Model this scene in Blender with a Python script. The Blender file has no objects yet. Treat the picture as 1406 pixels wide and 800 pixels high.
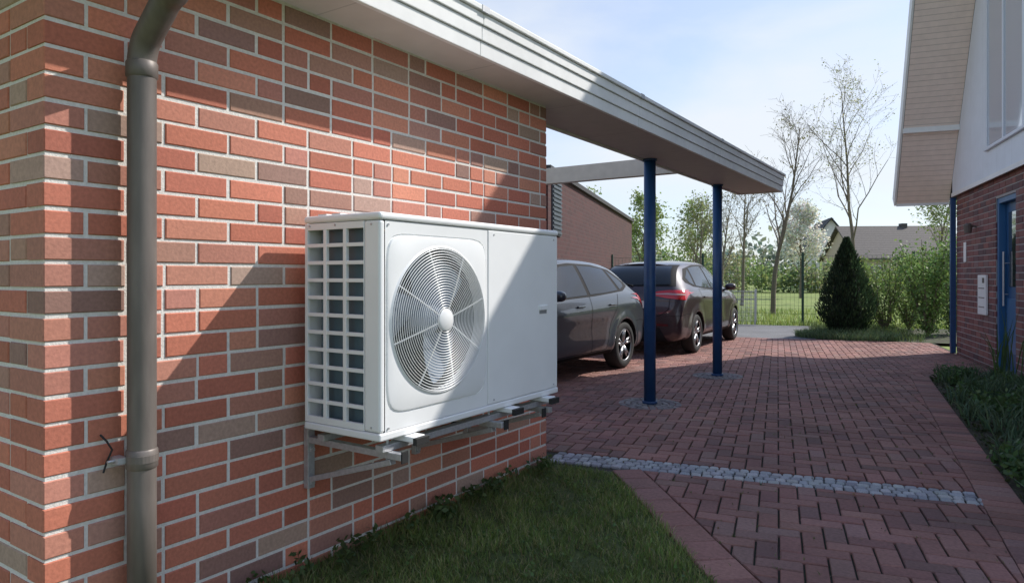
import bpy, bmesh, math, random
from mathutils import Vector, Matrix
from mathutils.bvhtree import BVHTree
R = random.Random(7)
sc = bpy.context.scene
sc.view_settings.view_transform = 'Standard'
sc.view_settings.look = 'None'
sc.view_settings.exposure = 0
COL = sc.collection
TH = math.radians(12.5); CT = math.cos(TH); ST = math.sin(TH)
def pq(p, q): return (p*CT-q*ST, p*ST+q*CT)
def topq(x, y): return (x*CT+y*ST, -x*ST+y*CT)

# ------------------------------------------------------------ materials
def mat(name, col=(.5,.5,.5), rough=.6, metal=0, var=.0, vscale=8, bump=0, bscale=60, attr=False, coat=0,
        spec=.5, detail=6, col2=None, dirt=0, transl=0, stretch=None):
    m = bpy.data.materials.new(name); m.use_nodes = True
    nt = m.node_tree; N = nt.nodes; L = nt.links
    b = N['Principled BSDF']
    b.inputs['Roughness'].default_value = rough
    b.inputs['Metallic'].default_value = metal
    b.inputs['Coat Weight'].default_value = coat
    b.inputs['Coat Roughness'].default_value = .03
    b.inputs['Specular IOR Level'].default_value = spec
    b.inputs['Base Color'].default_value = (*col, 1)
    tc = N.new('ShaderNodeTexCoord'); mp = N.new('ShaderNodeMapping')
    L.new(tc.outputs['Object'], mp.inputs[0])
    if stretch: mp.inputs['Scale'].default_value = stretch
    src = None
    if attr:
        a = N.new('ShaderNodeAttribute'); a.attribute_name = 'Col'; src = a.outputs['Color']
    if var or col2:
        n = N.new('ShaderNodeTexNoise'); n.inputs['Scale'].default_value = vscale; n.inputs['Detail'].default_value = detail
        n.inputs['Roughness'].default_value = .65
        L.new(mp.outputs[0], n.inputs['Vector'])
        if col2:
            cr = N.new('ShaderNodeMix'); cr.data_type = 'RGBA'
            rr = N.new('ShaderNodeMapRange'); rr.inputs[1].default_value = .38; rr.inputs[2].default_value = .62
            L.new(n.outputs['Fac'], rr.inputs[0]); L.new(rr.outputs[0], cr.inputs[0])
            cr.inputs[6].default_value = (*col, 1); cr.inputs[7].default_value = (*col2, 1)
            if src: L.new(src, cr.inputs[6])
            src = cr.outputs[2]
        if var:
            n2 = N.new('ShaderNodeTexNoise'); n2.inputs['Scale'].default_value = vscale*2.7; n2.inputs['Detail'].default_value = detail
            L.new(mp.outputs[0], n2.inputs['Vector'])
            r2 = N.new('ShaderNodeMapRange'); r2.inputs[1].default_value = .25; r2.inputs[2].default_value = .75
            r2.inputs[3].default_value = 1-var; r2.inputs[4].default_value = 1+var
            L.new(n2.outputs['Fac'], r2.inputs[0])
            mx = N.new('ShaderNodeVectorMath'); mx.operation = 'SCALE'
            if src: L.new(src, mx.inputs[0])
            else: mx.inputs[0].default_value = col
            L.new(r2.outputs[0], mx.inputs['Scale']); src = mx.outputs[0]
    if dirt:
        n3 = N.new('ShaderNodeTexNoise'); n3.inputs['Scale'].default_value = 1.3; n3.inputs['Detail'].default_value = 5
        L.new(tc.outputs['Object'], n3.inputs['Vector'])
        r3 = N.new('ShaderNodeMapRange'); r3.inputs[1].default_value = .35; r3.inputs[2].default_value = .7
        r3.inputs[3].default_value = 1-dirt; r3.inputs[4].default_value = 1.05
        L.new(n3.outputs['Fac'], r3.inputs[0])
        m3 = N.new('ShaderNodeVectorMath'); m3.operation = 'SCALE'
        if src: L.new(src, m3.inputs[0])
        else: m3.inputs[0].default_value = col
        L.new(r3.outputs[0], m3.inputs['Scale']); src = m3.outputs[0]
    if src: L.new(src, b.inputs['Base Color'])
    if bump:
        nb = N.new('ShaderNodeTexNoise'); nb.inputs['Scale'].default_value = bscale; nb.inputs['Detail'].default_value = 5
        L.new(mp.outputs[0], nb.inputs['Vector'])
        bp = N.new('ShaderNodeBump'); bp.inputs['Strength'].default_value = bump; bp.inputs['Distance'].default_value = .01
        L.new(nb.outputs['Fac'], bp.inputs['Height']); L.new(bp.outputs[0], b.inputs['Normal'])
    if transl:
        tr = N.new('ShaderNodeBsdfTranslucent'); ms = N.new('ShaderNodeMixShader'); ms.inputs[0].default_value = transl
        if src: L.new(src, tr.inputs[0])
        else: tr.inputs[0].default_value = (*col, 1)
        out = N['Material Output']
        L.new(b.outputs[0], ms.inputs[1]); L.new(tr.outputs[0], ms.inputs[2]); L.new(ms.outputs[0], out.inputs[0])
    return m

def stripes(m, axis, period, dark=.6, width=.06, bump=.4, space='Object'):
    nt = m.node_tree; N = nt.nodes; L = nt.links; b = N['Principled BSDF']
    tc = N.new('ShaderNodeTexCoord'); sx = N.new('ShaderNodeSeparateXYZ'); L.new(tc.outputs[space], sx.inputs[0])
    d = N.new('ShaderNodeMath'); d.operation = 'DIVIDE'; L.new(sx.outputs[axis], d.inputs[0]); d.inputs[1].default_value = period
    f = N.new('ShaderNodeMath'); f.operation = 'FRACT'; L.new(d.outputs[0], f.inputs[0])
    g = N.new('ShaderNodeMath'); g.operation = 'GREATER_THAN'; L.new(f.outputs[0], g.inputs[0]); g.inputs[1].default_value = width
    r = N.new('ShaderNodeMapRange'); L.new(g.outputs[0], r.inputs[0]); r.inputs[3].default_value = dark; r.inputs[4].default_value = 1
    s = N.new('ShaderNodeVectorMath'); s.operation = 'SCALE'
    if b.inputs['Base Color'].links:
        L.new(b.inputs['Base Color'].links[0].from_socket, s.inputs[0])
    else: s.inputs[0].default_value = b.inputs['Base Color'].default_value[:3]
    L.new(r.outputs[0], s.inputs['Scale']); L.new(s.outputs[0], b.inputs['Base Color'])
    bp = N.new('ShaderNodeBump'); bp.inputs['Strength'].default_value = bump; bp.inputs['Distance'].default_value = .006
    L.new(g.outputs[0], bp.inputs['Height'])
    if b.inputs['Normal'].links: L.new(b.inputs['Normal'].links[0].from_socket, bp.inputs['Normal'])
    L.new(bp.outputs[0], b.inputs['Normal'])
    return m

# ------------------------------------------------------------ mesh helper
class MB:
    def __init__(s): s.v=[]; s.f=[]; s.c=[]; s.m=[]
    def face(s, idx, col=(1,1,1), mi=0): s.f.append(idx); s.c.append(col); s.m.append(mi)
    def quad(s, a,b,c,d, col=(1,1,1), mi=0):
        n=len(s.v); s.v += [a,b,c,d]; s.face((n,n+1,n+2,n+3), col, mi)
    def box(s, x0,x1,y0,y1,z0,z1, col=(1,1,1), mi=0):
        n=len(s.v)
        s.v += [(x0,y0,z0),(x1,y0,z0),(x1,y1,z0),(x0,y1,z0),(x0,y0,z1),(x1,y0,z1),(x1,y1,z1),(x0,y1,z1)]
        for f in ((0,3,2,1),(4,5,6,7),(0,1,5,4),(1,2,6,5),(2,3,7,6),(3,0,4,7)): s.face(tuple(n+i for i in f), col, mi)
    def tube(s, pts, r, sides=8, closed=False, col=(1,1,1), mi=0, cap=True):
        P=[Vector(p) for p in pts]; k=len(P); rad = r if isinstance(r,(list,tuple)) else [r]*k
        n0=len(s.v); up=None
        for i,p in enumerate(P):
            if closed: t=(P[(i+1)%k]-P[i-1])
            else: t=(P[min(i+1,k-1)]-P[max(i-1,0)])
            t.normalize()
            if up is None:
                up = Vector((0,0,1)) if abs(t.z)<.9 else Vector((1,0,0))
            a=(up-t*up.dot(t))
            if a.length<1e-5: a=Vector((1,0,0))-t*t.x
            a.normalize(); up=a; b=t.cross(a)
            for j in range(sides):
                w=2*math.pi*j/sides; q=p+(a*math.cos(w)+b*math.sin(w))*rad[i]; s.v.append(tuple(q))
        for i in range(k if closed else k-1):
            for j in range(sides):
                i2=(i+1)%k; j2=(j+1)%sides
                s.face((n0+i*sides+j,n0+i*sides+j2,n0+i2*sides+j2,n0+i2*sides+j), col, mi)
        if cap and not closed:
            s.face(tuple(n0+j for j in reversed(range(sides))), col, mi)
            s.face(tuple(n0+(k-1)*sides+j for j in range(sides)), col, mi)
    def obj(s, name, mats, parent=None, smooth=False, bevel=0, bseg=2):
        me=bpy.data.meshes.new(name); me.from_pydata(s.v,[],s.f)
        if not isinstance(mats,(list,tuple)): mats=[mats]
        for m in mats: me.materials.append(m)
        me.polygons.foreach_set('material_index', s.m)
        ca=me.color_attributes.new('Col','FLOAT_COLOR','CORNER')
        buf=[]
        for f,c in zip(s.f,s.c): buf += (list(c)+[1.0])*len(f)
        ca.data.foreach_set('color', buf)
        if smooth: me.polygons.foreach_set('use_smooth',[True]*len(s.f))
        me.update()
        o=bpy.data.objects.new(name, me); COL.objects.link(o)
        if parent: o.parent=parent
        if bevel:
            bm=o.modifiers.new('bevel','BEVEL'); bm.width=bevel; bm.segments=bseg; bm.limit_method='ANGLE'; bm.angle_limit=math.radians(40)
        return o
def empty(name, loc=(0,0,0), rz=0):
    o=bpy.data.objects.new(name,None); o.location=loc; o.rotation_euler=(0,0,rz); COL.objects.link(o); o.empty_display_size=.3
    return o
def box_o(name, dims, m, parent=None, bevel=0, **k):
    b=MB(); b.box(*dims); return b.obj(name,m,parent,bevel=bevel,**k)

# ------------------------------------------------------------ camera, sun, sky
cam=bpy.data.cameras.new('camera'); co=bpy.data.objects.new('camera',cam); COL.objects.link(co); sc.camera=co
co.location=(2.35,0,1.233); co.rotation_euler=(math.radians(90),0,math.radians(33.7))
cam.sensor_width=36; cam.lens=24.07; cam.shift_y=-.0149; cam.clip_end=3000; cam.clip_start=.05
S=Vector((1,1.42,1.62)).normalized()
sun=bpy.data.lights.new('sun','SUN'); so=bpy.data.objects.new('sun',sun); COL.objects.link(so)
sun.energy=5.0; sun.angle=math.radians(.5); sun.color=(1,.95,.88)
so.rotation_euler=S.to_track_quat('Z','Y').to_euler(); so.location=(10,15,20)
w=bpy.data.worlds.new('World'); sc.world=w; w.use_nodes=True
nt=w.node_tree; N=nt.nodes; L=nt.links; bg=N['Background']
sky=N.new('ShaderNodeTexSky'); sky.sky_type='NISHITA'; sky.sun_disc=False
sky.sun_elevation=math.asin(S.z); sky.sun_rotation=math.atan2(1,1.42); sky.air_density=1.0; sky.dust_density=1.2; sky.ozone_density=1.5
tc=N.new('ShaderNodeTexCoord'); mp=N.new('ShaderNodeMapping'); mp.inputs['Scale'].default_value=(1,1,3.0)
L.new(tc.outputs['Generated'],mp.inputs[0])
no=N.new('ShaderNodeTexNoise'); no.inputs['Scale'].default_value=1.9; no.inputs['Detail'].default_value=9; no.inputs['Roughness'].default_value=.5
no.inputs['Distortion'].default_value=.3
L.new(mp.outputs[0],no.inputs['Vector'])
mr=N.new('ShaderNodeMapRange'); mr.inputs[1].default_value=.40; mr.inputs[2].default_value=.66; mr.inputs[3].default_value=.42; mr.inputs[4].default_value=.95
L.new(no.outputs['Fac'],mr.inputs[0])
# haze and thin cloud thin out towards the zenith
sz=N.new('ShaderNodeSeparateXYZ'); L.new(tc.outputs['Generated'],sz.inputs[0])
ze=N.new('ShaderNodeMapRange'); ze.interpolation_type='SMOOTHSTEP'; ze.inputs[1].default_value=.32; ze.inputs[2].default_value=.75; ze.inputs[3].default_value=1.0; ze.inputs[4].default_value=.12
L.new(sz.outputs[2],ze.inputs[0])
mf=N.new('ShaderNodeMath'); mf.operation='MULTIPLY'; L.new(mr.outputs[0],mf.inputs[0]); L.new(ze.outputs[0],mf.inputs[1])
mx=N.new('ShaderNodeMix'); mx.data_type='RGBA'; L.new(mf.outputs[0],mx.inputs[0]); 
sb=N.new('ShaderNodeVectorMath'); sb.operation='MULTIPLY'; sb.inputs[1].default_value=(1.25,1.40,1.62); L.new(sky.outputs[0],sb.inputs[0])
L.new(sb.outputs[0],mx.inputs[6]); mx.inputs[7].default_value=(7.2,7.6,8.1,1)
L.new(mx.outputs[2],bg.inputs[0]); bg.inputs[1].default_value=.122

# ------------------------------------------------------------ shared materials
M_brick=mat('brick_face',attr=True,rough=.8,var=.16,vscale=28,bump=.12,bscale=90,dirt=.10)
M_mortar=mat('mortar',(.70,.68,.64),rough=.95,var=.12,vscale=30,bump=.3,bscale=150)
M_white=mat('white_powder_coat',(.86,.87,.87),rough=.38,var=.02,vscale=3,dirt=.04)
M_fascia=mat('fascia_paint',(.84,.84,.83),rough=.5,var=.04,vscale=5,dirt=.12)
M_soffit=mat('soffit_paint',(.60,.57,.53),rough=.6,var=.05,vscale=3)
M_zinc=mat('weathered_zinc',(.18,.155,.14),rough=.5,metal=.2,var=.22,vscale=9,bump=.08,bscale=40,dirt=.35,stretch=(1,1,.2))
M_galv=mat('galvanised_steel',(.54,.55,.57),rough=.45,metal=.6,var=.15,vscale=25)
M_black=mat('black_rubber',(.02,.02,.02),rough=.7)
M_blue=mat('blue_post_paint',(.018,.075,.21),rough=.4,var=.12,vscale=6,dirt=.2)

# ------------------------------------------------------------ brickwork
PAL_G=[((.54,.185,.12),5),((.48,.155,.10),4),((.57,.23,.15),3),((.47,.20,.145),3),((.41,.22,.165),2),((.42,.28,.22),1.6),((.31,.175,.14),1)]
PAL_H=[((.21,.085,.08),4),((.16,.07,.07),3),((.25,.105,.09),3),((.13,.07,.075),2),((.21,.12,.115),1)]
def pick(pal):
    c=R.choices([p[0] for p in pal],[p[1] for p in pal])[0]; k=R.uniform(.88,1.12)
    return tuple(x*k*R.uniform(.97,1.03) for x in c)
def brick(mb, o, u, n, a0,a1,z0,z1, dep, col, c=.0032):
    o=Vector(o);u=Vector(u);n=Vector(n)
    j=lambda: R.uniform(-.0015,.0015)
    pr=R.uniform(-.0013,.001)
    def P(a,z,d): return tuple(o+u*a+n*d+Vector((0,0,z)))
    b=len(mb.v)
    a0+=j();a1+=j();z0+=j();z1+=j()
    mb.v += [P(a0+c,z0+c,pr),P(a1-c,z0+c,pr),P(a1-c,z1-c,pr),P(a0+c,z1-c,pr),
             P(a0,z0,pr-c),P(a1,z0,pr-c),P(a1,z1,pr-c),P(a0,z1,pr-c),
             P(a0,z0,-dep),P(a1,z0,-dep),P(a1,z1,-dep),P(a0,z1,-dep)]
    for f in ((0,1,2,3),(4,5,1,0),(5,6,2,1),(6,7,3,2),(7,4,0,3),(8,9,5,4),(9,10,6,5),(10,11,7,6),(11,8,4,7)):
        mb.face(tuple(b+i for i in f),col)
RH=.0833
def row(mb,o,u,n,L,r,pal,start=0,first=None,hp=.3,zb=-.05,holes=(),J=.0135,dep0=.02):
    a=start; z0=zb+r*RH; z1=z0+RH-J; k=0
    while a<L-.03:
        if k==0 and first: ln,dp=first
        else:
            ln=.115 if R.random()<hp else .24; dp=dep0
        e=min(a+ln,L)
        if L-e<.05: e=L
        segs=[(a,e)]
        for (h0,h1,hz0,hz1) in holes:
            if z1>hz0 and z0<hz1:
                ns=[]
                for s0,s1 in segs:
                    if s1<=h0 or s0>=h1: ns.append((s0,s1))
                    else:
                        if s0<h0-.02: ns.append((s0,h0))
                        if s1>h1+.02: ns.append((h1,s1))
                segs=ns
        for s0,s1 in segs:
            brick(mb,o,u,n,s0,s1,z0,z1,dp,pick(pal))
        a=e+J; k+=1

gar=empty('brick_garage')
Y0,Y1=.946,3.94
bm=MB()
for r in range(30):
    if r%2==0: row(bm,(0,Y0,0),(0,1,0),(1,0,0),Y1-Y0,r,PAL_G,first=(.24,.115)); st=.128
    else: row(bm,(0,Y0,0),(0,1,0),(1,0,0),Y1-Y0,r,PAL_G,first=(.115,.24)); st=.253
    row(bm,(0,Y0,0),(-1,0,0),(0,-1,0),3.0,r,PAL_G,start=st)
bm.obj('brickwork',M_brick,gar)
mw=MB()
mw.box(-3,-.0048,Y0+.0048,Y1-.004,-.1,2.44)
mw.obj('mortar_and_core',M_mortar,gar)
bm=MB()
for r in range(30): row(bm,(-.022,Y1-.0,0),(-1,0,0),(0,1,0),2.9,r,PAL_G,start=.0)
bm.obj('end_brickwork',M_brick,gar)
box_o('garage_roof',(-3.2,.26,.45,4.0,2.455,2.558),M_soffit,gar)

# ------------------------------------------------------------ carport beam + fascia
cp=empty('carport')
YB0,YB1=-1.2,9.59
fb=MB()
fb.box(-.27,.262,YB0,YB1-.02,2.365,2.45)
fb.obj('soffit_beam',stripes(M_soffit,1,1.0,dark=.75,width=.008,bump=.3),cp)
fb=MB()
for (za,zb_,px) in ((2.350,2.425,.290),(2.428,2.500,.300),(2.503,2.560,.310)):
    for (a,b) in ((-1.2,.80),(.803,2.80),(2.803,4.80),(4.803,6.80),(6.803,8.60),(8.603,YB1)):
        fb.box(.265,px,a,b,za,zb_)
    fb.box(-.30,.262,YB1-.018,YB1+ (px-.29),za,zb_)
    fb.box(-.30,-.272,4.02,YB1-.02,za,zb_)
fb.obj('fascia_boards',M_fascia,cp,bevel=.003)
fb=MB(); fb.box(-.32,.325,YB0,YB1+.03,2.563,2.590)
fb.obj('roof_edge_trim',M_fascia,cp,bevel=.004)
fb=MB()
for (a,b) in ((.80,.803),(2.80,2.803),(4.80,4.803),(6.80,6.803)): fb.box(.30,.3275,a-.03,b+.03,2.5605,2.592)
fb.obj('trim_connectors',M_galv,cp)
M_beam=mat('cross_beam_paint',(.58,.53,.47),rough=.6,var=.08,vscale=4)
fb=MB()
fb.box(-6.5,-.302,7.20,7.30,2.36,2.55)
fb.obj('cross_beams',M_beam,cp,bevel=.004)
fb=MB(); fb.box(-6.75,-6.5,-1,9.6,2.36,2.56); fb.obj('rear_beam',M_beam,cp,bevel=.004)
fb=MB()
PX=((-.22,6.26),(-.24,8.47))
for (x,y) in PX:
    fb.tube([(x,y,0.0),(x,y,2.362)],.057,24)
    fb.tube([(x,y,.004),(x,y,.03)],.072,24)
    fb.tube([(x,y,2.345),(x,y,2.364)],.070,24)
for y in (4.5,9.3): 
    fb.tube([(-6.6,y,0),(-6.6,y,2.36)],.057,24)
o=fb.obj('posts',M_blue,cp,smooth=False)
for f in o.data.polygons: f.use_smooth = len(f.vertices)==4
fb=MB(); fb.tube([(-3.6,7.25,2.55),(-3.6,7.25,2.63),(-3.6,7.25,2.64)],[.03,.03,.05],10); fb.obj('vent_stub',M_zinc,cp)

# ------------------------------------------------------------ down pipe
dp=empty('drain_pipe')
px,py=.075,1.205
b=MB()
pts=[(px,py,-.02),(px,py,.5),(px,py,1.2),(px,py,1.93)]
for i in range(1,9):
    a=i/8*math.radians(50); pts.append((px+.12*(1-math.cos(a)),py,1.93+.12*math.sin(a)))
x2,z2=pts[-1][0],pts[-1][2]
for i in range(1,5): pts.append((x2+.10*i/4*.77,py,z2+.10*i/4*.64))
x3,z3=pts[-1][0],pts[-1][2]
for i in range(1,7):
    a=i/6*math.radians(50); pts.append((x3+.12*(math.sin(math.radians(50))-math.sin(math.radians(50)-a)),py,z3+.12*(math.cos(math.radians(50)-a)-math.cos(math.radians(50)))))
pts.append((pts[-1][0],py,2.36))
b.tube(pts,.044,28)
b.obj('pipe',M_zinc,dp,smooth=True)
b=MB()
b.tube([(px,py,1.885),(px,py,1.89),(px,py,1.935),(px,py,1.94)],[.044,.0485,.0485,.045],28,cap=False)
b.tube([(px,py,.60),(px,py,.605),(px,py,.66),(px,py,.665)],[.044,.0485,.0485,.0445],28,cap=False)
b.obj('collars',M_zinc,dp,smooth=True)
b=MB(); z=.635
b.tube([(px,py,z-.012),(px,py,z+.012)],.0505,28)
b.obj('clamp_band',M_zinc,dp)
b=MB()
b.tube([(0,py-.05,z),(.05,py-.062,z)],.006,8)
b.box(.02,.07,py-.075,py-.045,z-.010,z+.010)
b.tube([(.045,py-.095,z),(.045,py-.04,z)],.005,8)
b.obj('clamp_screw',M_galv,dp)
b=MB(); b.tube([(.01,py-.10,.72),(.03,py-.09,.70),(.035,py-.075,.67),(.02,py-.085,.63),(.03,py-.1,.60)],.0035,6); b.obj('wire_hook',M_black,dp)

# ------------------------------------------------------------ heat pump
hp=empty('heat_pump_unit')
x0,x1,y0,y1,z0,z1=.09,.515,1.86,3.19,.611,1.476
YS=2.552
box_o('lid',(x0-.004,x1+.006,y0-.005,y1+.005,1.447,z1),M_white,hp,bevel=.012,bseg=3)
box_o('base_pan',(x0,x1+.003,y0-.003,y1+.003,z0,.640),M_white,hp,bevel=.006)
box_o('corner_post',(x1-.085,x1,y0,y0+.028,.642,1.445),M_white,hp,bevel=.010,bseg=3)
box_o('back_panel',(x0,x0+.012,y0+.002,y1,.642,1.445),M_white,hp)
box_o('service_panel',(x1-.02,x1,YS+.003,y1,.642,1.445),M_white,hp,bevel=.006,bseg=3)
box_o('end_panel',(x0+.013,x1-.021,y1-.012,y1-.001,.642,1.445),M_white,hp)
cy,cz=2.215,1.052; RF=.296
def loop(cy,cz,hy,hz,n,x,K=128):
    o=[]
    for i in range(K):
        a=2*math.pi*i/K; c,s=math.cos(a),math.sin(a)
        if n is None: m=max(abs(c),abs(s)); c/=m; s/=m
        elif n!=2:
            m=(abs(c)**n+abs(s)**n)**(1/n); c/=m; s/=m
        o.append((x,cy+hy*c,cz+hz*s))
    return o
ry0,ry1=y0+.029,YS; zc=(.642+1.445)/2
loops=[loop((ry0+ry1)/2,zc,(ry1-ry0)/2,(1.445-.642)/2,None,x1-.0025),
       loop(2.217,1.050,.325,.350,9,x1-.0025),
       loop(2.217,1.050,.324,.349,9,x1-.007),
       loop(2.217,1.050,.320,.345,9,x1-.007),
       loop(2.217,1.050,.317,.342,9,x1+.001),
       loop(2.217,1.050,.311,.336,9,x1+.003),
       loop(cy,cz,RF+.012,RF+.012,2,x1+.004),
       loop(cy,cz,RF+.004,RF+.004,2,x1+.010),
       loop(cy,cz,RF,RF,2,x1+.004),
       loop(cy,cz,RF,RF,2,x1-.05)]
b=MB(); K=128
for lp in loops: b.v+=lp
for i in range(len(loops)-1):
    for j in range(K):
        j2=(j+1)%K; b.face((i*K+j,i*K+j2,(i+1)*K+j2,(i+1)*K+j))
o=b.obj('fan_panel',M_white,hp,smooth=True)
md=o.modifiers.new('es','EDGE_SPLIT'); md.split_angle=math.radians(25)
b=MB(); l1=loop(cy,cz,RF,RF,2,x1-.05); l2=loop(cy,cz,RF*.97,RF*.97,2,x1-.17); b.v+=l1+l2
for j in range(K): b.face((j,(j+1)%K,K+(j+1)%K,K+j))
b.obj('fan_shroud',mat('shroud',(.14,.15,.16),rough=.5),hp,smooth=True)
b=MB(); b.box(x1-.24,x1-.235,cy-.31,cy+.31,cz-.37,cz+.36)
mcoil=stripes(mat('coil_fins',(.13,.16,.19),rough=.45,metal=.3),1,.006,dark=.35,width=.4)
b.obj('coil_face',mcoil,hp)
M_fan=mat('fan_plastic',(.26,.32,.40),rough=.4)
b=MB()
for kb in range(3):
    a0=math.radians(20+120*kb); G=[]
    for i in range(15):
        ta=i/14
        for j in range(9):
            tr=j/8; rr=.055+tr*.225
            a=a0+math.radians(-12+tr*28)+ta*math.radians(78-10*tr)
            xx=x1-.075-.085*ta+.01*tr
            G.append((xx,cy+rr*math.cos(a),cz+rr*math.sin(a)))
    n=len(b.v); b.v+=G
    for i in range(14):
        for j in range(8): b.face((n+i*9+j,n+i*9+j+1,n+(i+1)*9+j+1,n+(i+1)*9+j))
b.tube([(x1-.17,cy,cz),(x1-.055,cy,cz),(x1-.045,cy,cz)],[.062,.062,.05],28)
b.obj('fan_rotor',M_fan,hp,smooth=True)
b=MB()
def dome(r): return x1+.010+.018*(1-(r/RF)**2)
nr=23
for i in range(nr):
    r=.052+(RF-.054)*i/(nr-1)
    b.tube([(dome(r),cy+r*math.cos(2*math.pi*k/72),cz+r*math.sin(2*math.pi*k/72)) for k in range(72)],.0018,5,closed=True)
for k in range(8):
    a=2*math.pi*(k+.35)/8
    b.tube([(dome(r)-.004,cy+r*math.cos(a),cz+r*math.sin(a)) for r in [.03+(RF+.004-.03)*t/8 for t in range(9)]],.0034,6)
b.tube([(dome(0)-.006,cy,cz),(dome(0)+.002,cy,cz),(dome(0)+.006,cy,cz)],[.046,.046,.040],40)
b.obj('fan_grille',mat('grille_wire',(.80,.81,.81),rough=.35),hp,smooth=True).modifiers.new('es','EDGE_SPLIT').split_angle=math.radians(50)
b=MB()
gx0,gx1,gz0,gz1=x0,x1-.086,.642,1.445
ya,yb=y0+.001,y0+.016
cx=[.106,.426]; czr=[.668,1.418]
b.box(gx0+.013,cx[0],ya,yb,gz0,gz1); b.box(cx[1],gx1,ya,yb,gz0,gz1)
b.box(cx[0],cx[1],ya,yb,gz0,czr[0]); b.box(cx[0],cx[1],ya,yb,czr[1],gz1)
bw=.019; cw=(cx[1]-cx[0]-2*bw)/3
for i in (1,2):
    xx=cx[0]+i*cw+(i-1)*bw; b.box(xx,xx+bw,ya,yb,czr[0],czr[1])
rb=.015; rw=(czr[1]-czr[0]-10*rb)/11
for i in range(1,11):
    zz=czr[0]+i*rw+(i-1)*rb
    for c in range(3):
        xx=cx[0]+c*(cw+bw); b.box(xx,xx+cw,ya+.001,yb-.001,zz,zz+rb)
b.obj('louvre_grid',M_white,hp,bevel=.003)
b=MB(); b.box(x0+.05,gx1+.05,y0+.045,y0+.05,.645,1.44)
b.obj('coil_side',stripes(mat('coil_fins_side',(.13,.20,.24),rough=.4,metal=.1),0,.006,dark=.45,width=.4),hp)
b=MB(); b.box(x1-.001,x1+.0015,3.005,3.075,1.040,1.078); b.obj('handle_recess',mat('recess_grey',(.25,.26,.27),rough=.5),hp)
b=MB(); b.box(x1+.0,x1+.006,3.000,3.080,1.058,1.082); b.obj('handle_lip',M_white,hp,bevel=.002)
b=MB()
for (yy,zz) in ((2.60,1.425),(3.15,1.425),(2.60,.66),(3.15,.66),(1.905,1.43),(1.905,.655)):
    b.tube([(x1-.004,yy,zz),(x1+.002,yy,zz)],.0045,10)
for (xx,zz) in ((.47,1.43),(.47,.66),(.12,1.435),(.27,1.435)):
    b.tube([(xx,y0+.004,zz),(xx,y0-.002,zz)],.0045,10)
b.obj('screws',M_galv,hp)
b=MB()
for yy in (2.0,2.45,2.9,3.12): b.tube([(.13,yy,z1),(.13,yy,z1+.008)],.012,12)
for xx in (.16,.24): b.box(xx,xx+.05,y0+.01,y0+.05,z1,z1+.006)
b.obj('lid_caps',M_white,hp)
b=MB()
def beam(mb,p,q,w,h):
    p=Vector(p);q=Vector(q);t=(q-p).normalized(); s=Vector((0,1,0)); u=t.cross(s)
    n=len(mb.v)
    for c in (p,q):
        for (a,e) in ((-1,-1),(1,-1),(1,1),(-1,1)): mb.v.append(tuple(c+s*a*w/2+u*e*h/2))
    for f in ((0,3,2,1),(4,5,6,7),(0,1,5,4),(1,2,6,5),(2,3,7,6),(3,0,4,7)): mb.face(tuple(n+i for i in f))
for yy in (1.945,2.62,3.05):
    b.box(.002,.030,yy-.018,yy+.018,.335,.60)
    b.box(.031,.555,yy-.017,yy+.017,.530,.556)
    beam(b,(.032,yy,.375),(.50,yy,.518),.030,.022)
b.box(.12,.16,1.90,3.10,.558,.584); b.box(.45,.49,1.90,3.20,.558,.584)
b.obj('wall_brackets',M_galv,hp,bevel=.002)
b=MB()
for yy in (2.03,2.72,3.06):
    b.box(.08,.56,yy-.035,yy+.035,.586,.609)
b.obj('mounting_feet',M_white,hp,bevel=.004)
b=MB()
for yy in (2.03,2.72,3.06):
    b.box(.5605,.580,yy-.038,yy+.038,.578,.606); b.box(.43,.51,yy-.03,yy+.03,.5845,.5857)
    b.box(.556,.562,yy-.10,yy-.065,.52,.565)
b.obj('rubber_dampers',M_black,hp,bevel=.003)
b=MB()
for yy in (1.945,2.62,3.05):
    for zz in (.36,.5): b.tube([(.03,yy,zz),(.042,yy,zz)],.011,6)
    b.tube([(.47,yy,.50),(.47,yy,.63)],.006,8)
b.obj('bolts',M_galv,hp)
b=MB(); b.tube([(.0,3.0,.47),(.06,3.0,.47),(.10,3.02,.50),(.11,3.03,.61)],.016,12); b.tube([(.0,2.85,.42),(.05,2.85,.42),(.09,2.85,.47),(.10,2.85,.61)],.014,12)
b.obj('insulated_pipes',M_black,hp,smooth=True)

# ------------------------------------------------------------ ground sheets
M_soil=mat('ground_meadow',(.15,.21,.045),rough=1,col2=(.21,.25,.07),vscale=.6,var=.3,bump=.6,bscale=6)
g=MB(); g.quad((-700,-700,-.06),(700,-700,-.06),(700,1200,-.06),(-700,1200,-.06)); g.obj('ground',M_soil)
M_joint=mat('paving_sand_joint',(.050,.042,.036),rough=1,var=.4,vscale=20,col2=(.03,.04,.018))
def sheet(name,pts,z,m,parent=None,inpq=True):
    b=MB(); P=[(*(pq(*p) if inpq else p),z) for p in pts]; b.v=P; b.face(tuple(range(len(P)))); return b.obj(name,m,parent)
pav=empty('paving')
sheet('joint_bed',[(-7.5,3.4),(0,2.0),(1.0,0.2),(5.0,.2),(5.0,14.15),(-7.5,14.15)],-.014,M_joint,pav)
M_asph=mat('asphalt',(.18,.18,.185),rough=.9,var=.2,vscale=40,bump=.4,bscale=200,dirt=.2)
sheet('road',[(-60,14.16),(3.0,14.16),(3.0,18.1),(-60,18.1)],-.010,M_asph)
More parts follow.
